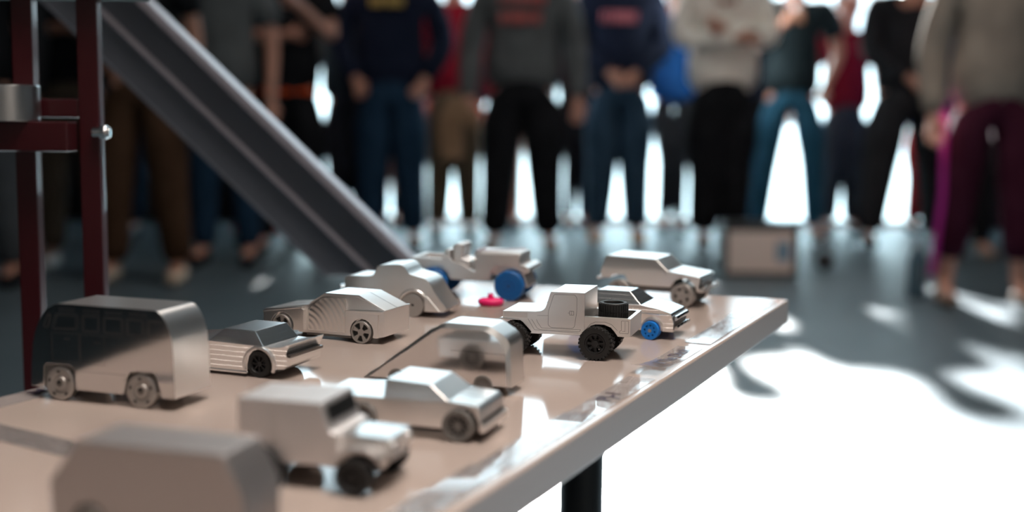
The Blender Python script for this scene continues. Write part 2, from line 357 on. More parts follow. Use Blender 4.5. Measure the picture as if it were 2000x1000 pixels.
# ---- 1 bus
b = car('toy_bus', 'polished aluminium split-window style bus with engraved windows, far left of the table', 'toy bus', -.2198, .7357, -19)
W = 38
prof = [(-81.8, 7.5), (-81.2, 20), (-79.7, 33.8), (-78.2, 40), (-76.2, 44.9), (-73.8, 50), (-70.9, 53.9), (-67.2, 57.2), (-62.8, 59.6), (-59.8, 60.3), (9.5, 60.2), (12.4, 59.2), (15, 56.4), (17.2, 53), (18.8, 49.6), (20.2, 45.2), (21.0, 41), (21.5, 34), (21.7, 27.4), (22.5, 7.6),
        (12.8, 7.6), (9.8, 19.3), (7.6, 22.3), (-8.3, 21.9), (-11.2, 18.4), (-13.9, 7.6), (-48.3, 7.6), (-48.8, 19.6), (-52.4, 22.6), (-69.2, 22.5), (-71.4, 20.3), (-71.8, 7.5)]
mb = MB().prism(prof, 0, W, 0, None, 2)
def rrect(pts, n=4, r=1.6):
    out = []
    for i, p_ in enumerate(pts):
        a, c = Vector(pts[i - 1]), Vector(pts[(i + 1) % len(pts)]); p_ = Vector(p_); da = (a - p_).normalized() * r; dc = (c - p_).normalized() * r
        for k in range(n + 1):
            t = k / n; out.append(tuple(p_ + da * (1 - t) ** 2 + dc * t ** 2))
    return out
wins = [[(-71.2, 45.2), (-67.4, 53.7), (-64.9, 53.5), (-67.8, 44.6)], [(-64.9, 44.2), (-61.5, 53.9), (-45.4, 54.1), (-45.8, 44.9)], [(-42.1, 54.1), (-30.1, 54.3), (-30.2, 44.2), (-42.2, 43.9)],
        [(-27, 54), (-13, 53.9), (-13.1, 44.1), (-27.1, 44.1)], [(-10.5, 53.9), (1.2, 53.9), (1.3, 43.8), (-10.5, 43.9)], [(4.3, 53.8), (15.2, 53.8), (17.6, 50.3), (18, 44.2), (4, 43.9)]]
for wq in wins:
    mb.line(rrect(wq), .28, 0, 1, True)
    cx = sum(p_[0] for p_ in wq) / len(wq); cz = sum(p_[1] for p_ in wq) / len(wq)
    mb.line(rrect([(cx + (x - cx) * .84, cz + (z - cz) * .84) for x, z in wq], 3, 1.2), .22, 0, 1, True)
for x0 in (-59, -41, -25, -8): mb.line([(x0, 57.6), (x0 + 11, 57.6), (x0 + 11, 56.0), (x0, 56.0)], .22, 0, 1, True)
mb.line([(-64.9, 42), (-44.9, 42.5), (-45.3, 24.6), (-65.1, 24.5)], .25, 0, 1, True)
mb.line([(-44, 42.4), (-27, 42.2), (-27, 24.4), (-44, 24.4)], .22, 0, 1, True); mb.line([(-27, 42.2), (-12, 42.2)], .22, 0, 1); mb.line([(-46, 19.5), (-12, 19.5)], .22, 0, 1)
mb.line([(-56, 38.6), (-52, 38.6)], .5, 0, 1); mb.line([(-34, 37.8), (-30, 37.8)], .5, 0, 1)
mb.build('body', ['alu_polish', 'groove', 'alu'], b, bevel=.35)
ww = MB(); ww.lathe((0, 0, 0), [(0, 1.0), (2.0, 1.0), (2.2, .3), (4.4, .3), (5.0, 1.2), (5.6, .6), (9.2, .2), (10.2, .7), (10.5, 1.5), (10.5, 6.2), (10.0, 7), (0, 7)], 56, 0, 'y')
for i in range(5):
    a = 2 * math.pi * (i + .3) / 5
    c0, s0 = math.cos(a), math.sin(a); pts = []
    for t in range(12):
        tt = 2 * math.pi * t / 12; rr_, tn = 7.6 + .8 * math.sin(tt), 1.4 * math.cos(tt); pts.append((rr_ * c0 - tn * s0, rr_ * s0 + tn * c0))
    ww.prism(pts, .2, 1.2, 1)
wh = place(ww.build('wheel', ['wheel_alu', 'dark'], b), -1.6, -.6, 10.5)
MB().lathe((0, 0, 0), [(0, -.1), (1.6, 0), (2.6, .5), (2.6, 1.2)], 24, 0, 'y').build('hub_cap', 'dark_alu', wh)
four(b, wh, -58.7, W - 5.8); axles(b, (-60.3, -1.6), 10.5, 4, W - 4)

# ---- 2 spoiler sedan
s = car('toy_sedan', 'aluminium sedan with ridged sides, black wheels and a flicked-up tail spoiler', 'toy car', -.1664, .8244, -22)
W = 44; ins = lambda x, z: max(0, (z - 22)) * .30
low = [(-80, 5), (-81, 12), (-79, 20), (-60, 22), (-42.1, 22.6), (1.3, 21.6), (8, 21.4), (15, 22.2), (21.5, 24.6), (21.8, 24.2), (19.6, 19.9), (18.6, 17.4), (19.4, 15.8), (19.2, 9.5), (16.9, 7.2), (9.9, 6.9)] + \
    [(6.8, 13.5), (4.2, 16.9), (1, 18.9), (-3, 19.5), (-7, 18), (-10, 14.5), (-11.5, 9), (-11.9, 2.2)] + [(-52, 2), (-54, 10), (-59, 16), (-65, 16), (-70, 10), (-72, 3)]
mb = MB().prism(low, 0, W, 0).prism([(-42.8, 22), (-31.3, 31.3), (-6.6, 31.1), (1.6, 21.2)], .2, W - .2, 0, ins)
mb.line([(-38, 24), (-30.4, 30), (-8, 30), (-2.5, 24.2)], .25, .9, 1) if False else None
mb.prism([(-52, 2), (-12, 2.2), (-12, 3.6), (-52, 3.6)], -.8, 0)
mb.build('body', ['alu_steps', 'groove'], s, bevel=.3)
g = MB().ring((-2.2, 0, 9), 10.7, 12.6, -1.3, 1.2, 28, 0, 'y', R_(-22), R_(202))
g.build('wheel_arch_lip', 'alu', s, bevel=.3)
MB().prism([(19.2, 17.2), (21.6, 17.0), (21.4, 15.2), (19.2, 15.2)], 1, W - 1).build('tail_groove_trim', 'dark_alu', s)
wm = MB(); wm.lathe((0, 0, 0), [(5.9, .6), (6.3, 0), (8.6, 0), (9.2, .8), (9.2, 7.2), (8.6, 8), (6.3, 8), (5.9, 7.4)], 48, 0, 'y')
wh = place(wm.build('wheel', 'rubber', s), -3.1, .3, 9.2)
perf(MB(), (0, .8, 0), 6.4, 6.1, 5.4, 1.7, 8, .35, dark=0).build('rim', 'black_plastic', wh)
four(s, wh, -59, W - 8.6); axles(s, (-62.1, -3.1), 9.2, 4, W - 4)

# ---- 3 wide coupe
c = car('toy_coupe', 'aluminium wedge coupe with arc-milled recessed door and slotted wheels', 'toy car', -.1147, .9533, -23)
W = 45; ins = lambda x, z: max(0, z - 26) * .12
mb = MB().prism([(-89.5, 8), (-90.4, 19.6), (-87.3, 21.5), (-50.6, 26.4), (-50, 22), (-50, 4), (-88, 4.5)][:5] + [(-50, 4), (-60, 4), (-61, 10), (-64, 15), (-72.7, 18.8), (-81, 15), (-84, 8)], 3.6, W - 3.6)
mb.prism([(-52, 4), (-50.6, 26.4), (-36.4, 36.4), (-5.6, 36.6), (18, 26.2), (18, 6), (12, 4.6), (11.5, 8), (8, 15), (-.7, 19.2), (-9, 15), (-11.5, 8), (-12.5, 4)], 3.6, W - 3.6, 0, ins)
mb.line([(-49.5, 27.6), (-36.8, 35.3), (-6, 35.3), (12, 26.8)], .35, 3.6, 0)
for pts in ([(-50.6, 26.5), (-87.3, 21.7)], [(-36.4, 36.4), (-5.6, 36.6)], [(-5.6, 36.6), (18, 26.3)]):
    (x0, z0), (x1, z1) = pts; mb.add([(x0, 22.3, z0 + .05), (x1, 22.3, z1 + .05), (x1, 22.9, z1 + .05), (x0, 22.9, z0 + .05)], [(0, 1, 2, 3)], 1)
mb.box(-52, -12, 3, W - 3, 2.6, 4.2, 2)
mb.build('body', ['alu', 'groove', 'dark_alu'], c, bevel=.3)
MB().prism([(-50.5, 6.5), (-50.5, 22), (-47, 26), (-39, 31.5), (-34, 33.6), (-16.5, 33.8), (-15.6, 30), (-15.6, 6.5)], 3.25, 4.5).build('door_panel', 'alu_arcs', c, bevel=.3)
for y0, y1 in ((0, 4), (W - 4, W)):
    fr = [(-90.4, 9), (-90.4, 19.4), (-87.3, 21.2), (-56, 24.2), (-53, 22.3), (-53, 6)] + circ(-72.7, 9.2, 10.2, -20, 200)
    MB().prism(fr, y0, y1).prism([(-90.6, 19.6), (-87.3, 21.6), (-54, 25.0), (-54, 24.2), (-56, 23.6), (-90.6, 18.6)], y0 - .6 if y0 == 0 else y0, y1 if y0 == 0 else y1 + .6).build('front_fender', 'alu', c, bevel=.4)
    re = [(-15.5, 6), (-15.5, 24.4), (13.5, 23), (13.2, 4.8), (9.8, 4.8)] + circ(-.7, 8.9, 10.2, -22, 202)
    MB().prism(re, y0, y1).prism([(-15.7, 25), (18, 26.2), (18, 25.0), (13.5, 22.9), (-15.7, 23.6)], y0, y1).prism([(13, 5), (13, 23), (18, 25.2), (18, 6)], y0 + 1.6 if y0 == 0 else y0, y1 if y0 == 0 else y1 - 1.6).build('rear_fender', 'alu', c, bevel=.4)
wh = place(perf(MB(), (0, 0, 0), 6, 8.8, 7.3, 2.7, 5, .42, a_off=.15).build('wheel', ['wheel_alu', 'dark'], c), -.7, -1.6, 8.8)
four(c, wh, -72, W - 2.8); axles(c, (-72.7, -.7), 8.9, 4, W - 4)

# ---- 4 beetle backed car
be = car('toy_car', 'aluminium round-tailed car with swooping back and plain disc wheels, behind the wedge coupe', 'toy car', -.0847, 1.0803, -15)
W = 38
crv = cat([(30.2, 8.3), (25.4, 13.6), (19.7, 21.2), (14.0, 30.4), (10.6, 33.4), (6.3, 35.0), (-3.6, 37.2), (-6.3, 39.4), (-8.5, 42.4), (-11.2, 44.6), (-15.2, 45.4), (-32.7, 43.8), (-35.2, 41), (-37.2, 36.8), (-41.5, 34.2), (-63.1, 33.0), (-64.9, 25.4)], 4)
prof = crv + [(-67, 14), (-66, 6)] + circ(-55, 10.4, 11.4, 200, -20, 14) + circ(-1, 10.4, 11.6, 202, -28, 14) + [(26.7, 5.0)]
# faces of a smoothly rounded top need the outline in order
mb = MB().prism(prof, 0, W)
mb.build('body', ['alu', 'groove'], be, bevel=.5, smooth=32)
MB().ring((-1, 0, 10.4), 11.4, 14.2, -1.5, 2, 30, 0, 'y', R_(-20), R_(195)).prism([(9.5, 5.2), (24.5, 5.0), (11.5, 19.5), (9, 16)], -1.6, 1).build('rear_fender', 'alu', be, bevel=1.1, seg=3)
MB().ring((-1, W, 10.4), 11.4, 14.2, -2, 1.5, 30, 0, 'y', R_(-20), R_(195)).prism([(9.5, 5.2), (24.5, 5.0), (11.5, 19.5), (9, 16)], W - 1, W + 1.6).build('rear_fender', 'alu', be, bevel=1.1, seg=3)
MB().prism(circ(-55, 10.4, 14, 195, -15, 20) + circ(-55, 10.4, 11.4, -15, 195, 20), -1.5, 2).build('front_fender', 'alu', be, bevel=.8)
MB().cyl((-69.5, 0, 24), 1.4, 0, W, 16).build('bumper', 'chrome', be, bevel=.3)
wm = MB().ring((0, 0, 0), 1.3, 10.4, 0, 6, 56); wm.cyl((0, 0, 0), 1.3, .8, 5.2, 24, 1)
wh = place(wm.build('wheel', ['wheel_alu', 'dark'], be, bevel=.4), -1.4, -1.2, 10.45)
four(be, wh, -53.6, W - 3.6); axles(be, (-55, -1.4), 10.4, 4, W - 4)

# ---- 5 open jeep with large blue wheels
j = car('toy_jeep', 'open aluminium jeep on oversized plain blue wheels, at the back edge of the table', 'toy car', -.0018, 1.1789, -14)
W = 46
side = [(-35.2, 44.2), (9.3, 44.0), (8.9, 37.3), (12.5, 26.3), (11, 26.5), (8.5, 29), (.4, 32.4), (-12.4, 32.6), (-18.4, 27.2), (-21.3, 18.5), (-58.7, 18.1), (-61, 23.2), (-68, 32.6), (-79.6, 33.6), (-84.3, 31.2), (-98, 35.6), (-99, 38.1), (-67.3, 37.8), (-66.5, 40), (-61, 39.5), (-55.7, 34.6), (-48.1, 33.4), (-37.3, 27.2), (-34.9, 26.5), (-34, 36.9)]
for y0, y1, nm in ((0, 5, 'near'), (W - 5, W, 'far')):
    MB().prism(side, y0, y1).build('side_panel', 'alu_satin', j, bevel=.5)
MB().prism([(-35.0, 24), (-35.2, 45.6), (9.3, 45.4), (8.9, 37.3), (12.5, 26.3), (17.1, 12.8), (13, 12.5), (6, 24)], 4.5, W - 4.5).build('hood', 'alu_satin', j, bevel=1.6, seg=3)
MB().box(-99, -20, 5, W - 5, 18.5, 24).prism([(-98, 35.0), (-99, 38.1), (-95, 38.0), (-93, 33.6), (-69, 33.2), (-67.3, 37.8), (-66, 37.8), (-66, 24), (-84, 24)], 4, W - 4).build('floor_pan', 'alu_satin', j, bevel=.5)
MB().prism([(-66.5, 24), (-66.5, 46), (-61, 46.6), (-60.5, 40), (-60, 24)], 6, W - 6).build('rear_seat', 'alu_satin', j, bevel=1.2, seg=3)
for y0 in (8, 26): MB().prism([(-59, 24), (-58.8, 50.7), (-55, 52), (-49, 51.8), (-48, 47), (-50, 38), (-41, 36), (-40, 24)], y0, y0 + 13).build('front_seat', 'alu_satin', j, bevel=1.6, seg=3)
MB().cyl((-36.5, 0, 38), .9, 12, 22, 12).build('steering_wheel', 'alu_satin', j)
g = MB().rod((-34, 3, 46.4), (8, W - 16, 47.2), .8).rod((-34, 3, 46.4), (-34, W - 6, 47), .8); g.build('folded_windshield', 'ramp_edge', j)
MB().prism([(9.5, 33), (13, 34.5), (18.5, 32), (19, 28.5), (13, 26)], -1, W + 6).build('grille_guard', 'alu_satin', j, bevel=.8)
wm = MB().lathe((0, 0, 0), [(0, .6), (1.1, .6), (1.3, 0), (4.6, 0), (4.9, .5), (5.3, .0), (9.4, 0), (9.7, .4), (10.1, 0), (13.3, .1), (14.3, .9), (14.5, 2), (14.5, 6.4), (13.6, 7.6), (0, 7.6)], 64, 0, 'y')
wh = place(wm.build('wheel', 'blue', j), -.1, -5, 14.55)
MB().cyl((0, 0, 0), 1.1, -.05, .8, 16).build('axle_hole', 'dark', wh)
four(j, wh, -76, W + 2.4); axles(j, (-76.1, -.1), 14.5, 1, W - 2)

# ---- 6 boxy suv
u = car('toy_suv', 'boxy aluminium four-wheel-drive wagon with round-holed disc wheels, by the far table edge', 'toy car', .161, 1.1473, -24)
W = 51; ins = lambda x, z: max(0, z - 32) * .10
low = [(10.3, 14.6), (13.1, 28.1), (12, 29.2), (-17.8, 33), (-83.2, 32.8), (-84.2, 28), (-83, 23.4), (-74.9, 23.4), (-71.9, 26.5), (-60.5, 27.3), (-56.5, 21.7), (-52.7, 17.6), (-15.2, 17.9), (-10.2, 24.7), (-6.6, 26.7), (1.5, 26.9), (8.2, 20.2)]
mb = MB().prism(low, 0, W).prism([(-83.2, 32.4), (-80.6, 40), (-78.2, 44.5), (-29.9, 43.4), (-17.4, 32.6)], 0, W, 0, ins)
mb.build('body', 'alu', u, bevel=.7, seg=3)
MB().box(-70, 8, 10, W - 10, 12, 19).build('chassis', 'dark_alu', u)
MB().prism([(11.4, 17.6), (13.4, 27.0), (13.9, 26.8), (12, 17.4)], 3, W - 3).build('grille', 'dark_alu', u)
MB().box(12, 16.5, -2, W + 2, 15.2, 18.4).build('front_bumper', 'alu_satin', u, bevel=.6)
for y0 in (2, W - 4): MB().cyl((17.4, y0, 20.2), 1.3, -1, 2, 16).build('tow_hook', 'chrome', u, bevel=.3)
MB().box(-87.5, -83, -1, W + 1, 21.6, 24.2).build('rear_bumper', 'alu_satin', u, bevel=.6)
wh = place(perf(MB(), (0, 0, 0), 11, 11.2, 7.6, 4.6, 5, .66, deep=.08, a_off=.1).build('wheel', ['wheel_alu', 'dark'], u, bevel=.3), -3.2, -3.2, 11.25)
MB().cyl((0, 0, 0), 1.2, -.8, .4, 16).build('axle_cap', 'wheel_alu', wh)
four(u, wh, -61.5, W - 4.6); axles(u, (-64.7, -3.2), 11.2, 4, W - 4, 1.6)

# ---- 7 truck (the sharp one)
t = car('toy_pickup_truck', 'sharp aluminium off-road pickup with engraved door lines on knobbly black tyres', 'toy truck', .0625, .8963, -16)
Y0, W = 2.6, 44; Y1 = Y0 + W
cab = [(-72.4, 26.7), (-72.5, 32.2), (-47, 33.0), (-43, 33.6), (-41, 34.8), (-39.8, 36.4), (-38.8, 39.3), (-36.5, 46.6), (-35.8, 48.2), (-10.4, 48.5), (-10.4, 17.2), (-51.4, 16.5), (-50.4, 17.8), (-52.6, 20.2), (-55.1, 22.7), (-57.2, 24.8), (-60, 26.4), (-66, 27.0)]
hi = MB().prism(cab, Y0, Y1)
hi.line(rrect([(-33.6, 46.4), (-17.8, 46.8), (-16.2, 44.6), (-16.3, 34.1), (-17.8, 23.3), (-19.2, 21.9), (-35.8, 21.8), (-37.7, 23.7), (-37.7, 33.3)], 3, 1.2), .22, Y0, 1, True)
hi.line([(-21.6, 34.7), (-18.5, 34.7), (-18.5, 31.8), (-21.6, 31.8)], .22, Y0, 1, True); hi.line([(-20.1, 34.7), (-20.1, 31.8)], .16, Y0, 1); hi.line([(-22.8, 33.3), (-21.6, 33.3)], .22, Y0, 1)
hi.line([(-46.5, 27.2), (-45.6, 25), (-42.6, 21.0), (-13.2, 21.4), (-13.8, 19.9), (-43.5, 19.7)], .2, Y0, 1)
hi.line([(-53, 27.3), (-48, 19.4), (-14.6, 18.9)], .2, Y0, 1); hi.line([(-50.2, 27.1), (-45.9, 20.6), (-43.6, 19.8)], .2, Y0, 1)
hi.line([(-37.7, 30.5), (-46, 30.2)], .14, Y0, 1)
hi.prism([(-71.4, 28.2), (-71.4, 31.8), (-53.4, 31.9), (-53.4, 27.9)], Y0 - .12, Y0 + .5, 2)
hi.build('body', ['alu', 'groove', 'alu_satin'], t, bevel=.25)
bedp = [(-10.4, 18), (-10.4, 31.4), (23.7, 31.2), (23.6, 17.9), (14.3, 17.9), (11.8, 21.4), (9.1, 24.2), (4.3, 26.0), (-2.5, 25.8), (-5.8, 24.4), (-9, 21)]
g = MB().prism(bedp, Y0, Y0 + 3.2)
g.line([(-9.4, 21.8), (-5.9, 26.0), (-2.5, 27.7), (5.0, 28.0), (9.8, 26.4), (14.0, 22.3)], .2, Y0, 1)
g.line(rrect([(16.8, 29.6), (22.2, 29.6), (22.2, 20.5), (15.6, 20.5), (15.6, 22), (17, 22.4)], 2, .5), .2, Y0, 1, True); g.line([(19.6, 29), (19.6, 22), (17.6, 22)], .18, Y0, 1)
g.build('bed_side', ['alu', 'groove'], t, bevel=.2)
MB().prism(bedp, Y1 - 3.2, Y1).build('bed_side', 'alu', t, bevel=.2)
MB().box(20.6, 23.6, Y0 + 3, Y1 - 3, 18, 31.2).build('tailgate', 'alu', t, bevel=.2)
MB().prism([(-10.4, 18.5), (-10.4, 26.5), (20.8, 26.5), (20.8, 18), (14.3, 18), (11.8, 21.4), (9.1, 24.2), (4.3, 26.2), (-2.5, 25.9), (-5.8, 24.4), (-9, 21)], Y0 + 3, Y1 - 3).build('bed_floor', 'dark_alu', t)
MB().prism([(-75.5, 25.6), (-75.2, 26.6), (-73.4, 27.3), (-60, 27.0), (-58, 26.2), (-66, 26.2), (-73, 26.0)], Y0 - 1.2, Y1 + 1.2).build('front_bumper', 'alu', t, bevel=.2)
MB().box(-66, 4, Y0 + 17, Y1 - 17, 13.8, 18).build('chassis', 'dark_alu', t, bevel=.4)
wh = place(treaded(MB(), (0, 0, 0), 12.6, 12.4, 7.2, 26).build('wheel', 'rubber', t), -1.4, -2.2, 12.4)
rim = perf(MB(), (0, 1.6, 0), 9.4, 7.3, 6.2, 3.3, 8, .45, dark=0); rim.cyl((0, 0, 0), 2.6, .8, 2, 6).ring((0, 0, 0), 6.6, 7.3, .2, 2, 40)
rim.build('rim', 'black_plastic', wh)
for k in range(2):
    MB().cyl(((1.0 - 4.2 * k + 2.0, 0, -3.8)), .38, .9, 1.8, 10).build('wheel_nut', 'chrome', wh) if k == 0 else None
four(t, wh, -63.3, W - 8); axles(t, (-64.7, -1.4), 12.4, 8, W - 8, 2.2)
# spare tyre lies in the bed: a thing of its own
ax = math.cos(R_(-16)), math.sin(R_(-16)); lx, ly = 6.5 * .001, 24.5 * .001
sp = thing('spare_tyre', 'black ribbed spare tyre lying flat in the bed of the sharp pickup', 'tyre', (.0625 + lx * ax[0] - ly * ax[1], .8963 + lx * ax[1] + ly * ax[0], TZ + .0265), R_(-16))
g = MB().lathe((0, 0, 0), [(6.9, 1.2), (7.6, 0), (10.0, 0), (10.6, .8), (10.6, 12.4), (10.0, 13.2), (7.6, 13.2), (6.9, 12.0), (6.9, 1.2)], 64, 0, 'z')
for i in range(34):
    a = 2 * math.pi * i / 34
    for z0, z1 in ((.6, 6.2), (6.8, 12.7)):
        vs = [((r * math.cos(a + d)), (r * math.sin(a + d)), z) for z in (z0, z1) for r in (10.2, 11.1) for d in (-.06, .06)]
        g.add(vs, [(0, 1, 3, 2), (4, 6, 7, 5), (0, 4, 5, 1), (2, 3, 7, 6), (0, 2, 6, 4), (1, 5, 7, 3)])
g.build('tread', 'rubber', sp)
g = MB().ring((0, 0, 0), 5.6, 7.0, 2, 11, 40, 0, 'z'); g.cyl((0, 0, 0), 5.8, 5, 6, 40, 0, 'z').cyl((0, 0, 0), 2.2, 6, 8.2, 20, 0, 'z')
for i in range(6):
    a = math.pi * i / 3; g.cyl((3.8 * math.cos(a), 3.8 * math.sin(a), 0), .5, 6, 8.4, 8, 0, 'z')
g.build('rim', 'black_plastic', sp)

# ---- 8 muscle car with small blue wheels
m_ = car('toy_muscle_car', 'long flat-hooded aluminium car with small bright blue wheels, behind the sharp pickup', 'toy car', .1117, .9856, -22)
W = 42; ins = lambda x, z: .6 + max(0, z - 26) * .85
mb = MB().prism([(-92, 8), (-93, 22), (-60, 26.4), (-9.3, 26.6), (6, 24.2), (15.6, 21.2), (17.8, 14), (17.2, 6.5), (8.6, 6.5)] + circ(0, 7.6, 8.4, -8, 188, 12) + [(-50, 6.5)] + circ(-62, 7.6, 8.4, -8, 188, 12) + [(-90, 6.5)], 0, W)
mb.prism([(-62, 26), (-48, 35.6), (-21.1, 35.8), (-9.3, 26.4)], 0, W, 0, ins)
mb.prism([(-90, 20.4), (15.4, 19.4), (15.4, 20.4), (-90, 21.6)], -.7, W + .7)
mb.build('body', 'alu_steps', m_, bevel=.35)
for z, r in ((17.2, 2.0), (9.6, 1.7)):
    g = MB()
    for y0, y1 in ((2.5, 13), (14, 25), (26, W - 2.5)): g.cyl((18.3, 0, z), r, y0, y1, 20)
    g.build('grille_bar', 'chrome', m_, bevel=.3)
MB().box(17.0, 17.9, 2, W - 2, 8, 19.5).build('grille', 'dark_alu', m_)
for y0 in (1.6, W - 3.6): MB().cyl((19.6, y0 + 1, 10), 1.5, -1.4, 1.4, 16).build('bumper_end', 'chrome', m_, bevel=.3)
MB().ring((0, 0, 7.6), 7.8, 9.0, -2.2, 2, 36, 0, 'y', 0, math.pi).build('wheel_arch_lip', 'alu_satin', m_)
wh = place(perf(MB(), (0, 0, 0), 10, 7.3, 4.9, 3.5, 8, .62, hole=1.5, deep=.05, a_off=.3).build('wheel', ['blue2', 'dark'], m_), -.1, -5.5, 7.35)
MB().cyl((0, 0, 0), 1.45, .1, 3, 16).build('axle_end', 'wheel_alu', wh)
four(m_, wh, -62, W + 1); axles(m_, (-62.1, -.1), 7.4, 1, W - 1)

# ---- 9 teardrop trailer
tr_ = car('toy_trailer', 'polished aluminium teardrop block with rounded right end and sloping left side', 'toy car', -.0176, .7807, -18)
W = 31
outer = [(-84.2, 4.6), (-78.6, 9.2), (-72.3, 12.9), (-62, 21), (-51.6, 28.3), (-44, 34.2), (-36.9, 39.5), (-28.7, 43.9), (-24.9, 44.8), (1.8, 44.5), (5.4, 43.2), (7.9, 41.6), (11.6, 39.6), (14.7, 36.9), (16.4, 34.2), (17.1, 31.9), (18.3, 5.6)]
inner = [(-78.9, 6.4), (-74.4, 9.6), (-67.8, 14.6), (-60, 20), (-50.6, 26.4), (-43, 32.0), (-35.4, 37.4), (-28.9, 41.2), (-25.3, 41.6), (-.7, 41.4), (3.6, 40.2), (7.4, 38.0), (10.0, 35.8), (12.4, 32.9), (14.0, 28.2), (14.9, 24.6), (15.6, 6.4)]
mb = MB().prism(outer, 2.4, W - 2.4, 2); mb.loftcap(outer, 2.4, inner, 0, 2); mb.m[-1] = 0; mb.loftcap(outer, W - 2.4, inner, W, 2); mb.m[-1] = 0
mb.line([(-22, 27.6), (14.8, 27.0)], .25, 0, 1)
mb.build('body', ['alu_polish', 'groove', 'alu'], tr_, smooth=22)
wm = MB().lathe((0, 0, 0), [(0, .5), (4.4, .5), (4.8, 0), (6.3, .1), (6.5, .5), (6.5, 4), (0, 4)], 40, 0, 'y')
wh = place(wm.build('wheel', 'wheel_grey', tr_), -.1, -.5, 6.5); four(tr_, wh, -59.1, W - 3); axles(tr_, (-59.2, -.1), 6.5, 1, W - 1)

# ---- 10 small pickup
pk = car('toy_pickup_truck', 'blurred bright aluminium pickup with many-holed dark wheel, in front of the teardrop block', 'toy truck', -.0265, .6668, -17)
W = 41; ins = lambda x, z: .3 + max(0, z - 21) * .22
low = [(-84, 8), (-85, 21), (-46, 21.3), (-7.6, 22.2), (8.2, 20.6), (10.6, 18.4), (11.0, 14.8), (11.6, 6.2), (10, 5.8)] + [(9.4, 12), (6.6, 16.6), (3.0, 18.8), (-1.6, 19.0), (-6.6, 17.0), (-9.8, 13), (-10.7, 6.6), (-50, 7.2), (-51, 13), (-55, 18), (-62, 18), (-67, 13), (-68, 7.4)]
mb = MB().prism(low, 0, W).prism([(-46, 21), (-45.6, 31.4), (-18.8, 30.2), (-7.4, 21.6)], 0, W, 0, ins)
mb.add([(-45, 20.2, 31.47), (-19, 20.2, 30.28), (-19, 20.8, 30.28), (-45, 20.8, 31.47)], [(0, 1, 2, 3)], 1); mb.add([(-7, 20.2, 22.3), (8, 20.2, 20.75), (8, 20.8, 20.75), (-7, 20.8, 22.3)], [(0, 1, 2, 3)], 1)
mb.build('body', ['alu', 'groove'], pk, bevel=.55, seg=3)
MB().box(10.6, 12.2, 1, W - 1, 11.2, 12.4).build('grille', 'dark_alu', pk)
MB().box(10.8, 13.4, -.4, W + .4, 6.2, 10.6).build('front_bumper', 'alu', pk, bevel=.5)
wm = MB().ring((0, 0, 0), 6.8, 9.0, 0, 9, 48)
wh = place(wm.build('wheel', 'wheel_grey', pk, bevel=.5), -1.9, -2.4, 9.05)
perf(MB(), (0, .8, 0), 7.4, 6.9, 5.9, 2.2, 10, .38, dark=1).build('rim', ['wheel_grey', 'dark'], wh)
four(pk, wh, -57, W - 4.2); axles(pk, (-58.9, -1.9), 9, 4, W - 4)

# ---- 11 front jeep
fj = car('toy_jeep', 'blurred closed aluminium jeep with black tyres in the foreground', 'toy car', -.0722, .5718, -16)
W = 38
mb = MB().prism([(-61.8, 24.7), (-61.7, 41.9), (-42, 42.1), (-42, 11.8), (-46, 11.6), (-47, 18), (-52, 24)], 1.2, W - 1.2).prism([(-42, 11.7), (-42, 42.3), (-17.9, 42.5), (-14.1, 31.4), (-13.2, 29.2), (-9, 28), (-8, 14.5), (-14, 12.4)], 0, W)
mb.build('body', 'alu_blast', fj, bevel=.8, seg=3)
MB().prism([(-10, 20), (-10, 27.0), (.8, 26.8), (15.3, 26.4), (15.0, 18.6), (9, 17.4), (-8, 14)], 5.5, W - 5.5).build('hood', 'alu', fj, bevel=.9, seg=3)
MB().prism([(-16.6, 40.2), (-14.2, 33.0), (-13.9, 33.1), (-16.2, 40.4)], 3.5, W - 3.5).build('windshield', 'dark_alu', fj)
for y0 in (-3, W - 5.5):
    MB().prism([(-13, 13), (-9.6, 15.6), (-5.7, 21.3), (-3, 22.6), (7, 22.8), (11.5, 20.4), (13.4, 17.2), (11.8, 16.9), (9.8, 19.2), (6, 20.8), (-2.4, 20.8), (-5.4, 18.6), (-9.4, 13)], y0, y0 + 8.5).build('fender_flare', 'alu_satin', fj, bevel=.5)
for y0 in (9, W - 9): MB().cyl((15.2, y0, 22.4), 2.4, 0, 1.4, 24, axis='x').build('headlight', 'chrome', fj, bevel=.3)
MB().box(12.6, 15.4, 8, W - 10, 15.4, 17.8).build('front_bumper', 'alu_satin', fj, bevel=.5)
MB().box(-50, 7, 13, W - 13, 8.4, 14.5).build('chassis', 'alu_satin', fj, bevel=.5)
wh = place(treaded(MB(), (0, 0, 0), 9, 9.0, 5.4, 22).build('wheel', 'rubber', fj), 0, -5.4, 9.0)
perf(MB(), (0, 1, 0), 7, 5.4, 4.6, 2, 6, .4, dark=0).build('rim', 'black_plastic', wh)
four(fj, wh, -46.5, W + 5.8); axles(fj, (-46.5, 0), 9, 2, W - 2, 1.6)

# ---- 12 nearest block car
bl = car('toy_car', 'heavily blurred plain aluminium block car with sloped ends at the bottom left', 'toy car', -.1222, .4864, -17)
W = 31
MB().prism([(-72.0, 5.5), (-72.6, 25.1), (-58.4, 43.3), (8.8, 43.3), (17.9, 26.9), (17.4, 5.5)] + circ(4, 8.5, 8.6, -20, 200, 10) + circ(-54, 8.5, 8.6, -20, 200, 10), 0, W).build('body', 'alu_dull', bl, bevel=.8, seg=3)
wh = place(MB().lathe((0, 0, 0), [(0, .6), (3, .6), (3.4, 0), (7.2, 0), (7.7, .6), (7.7, 6), (0, 6)], 40, 0, 'y').build('wheel', 'wheel_grey', bl), 4, -.4, 7.75)
four(bl, wh, -58, W - 5.2); axles(bl, (-54, 4), 7.75, 1, W - 1)

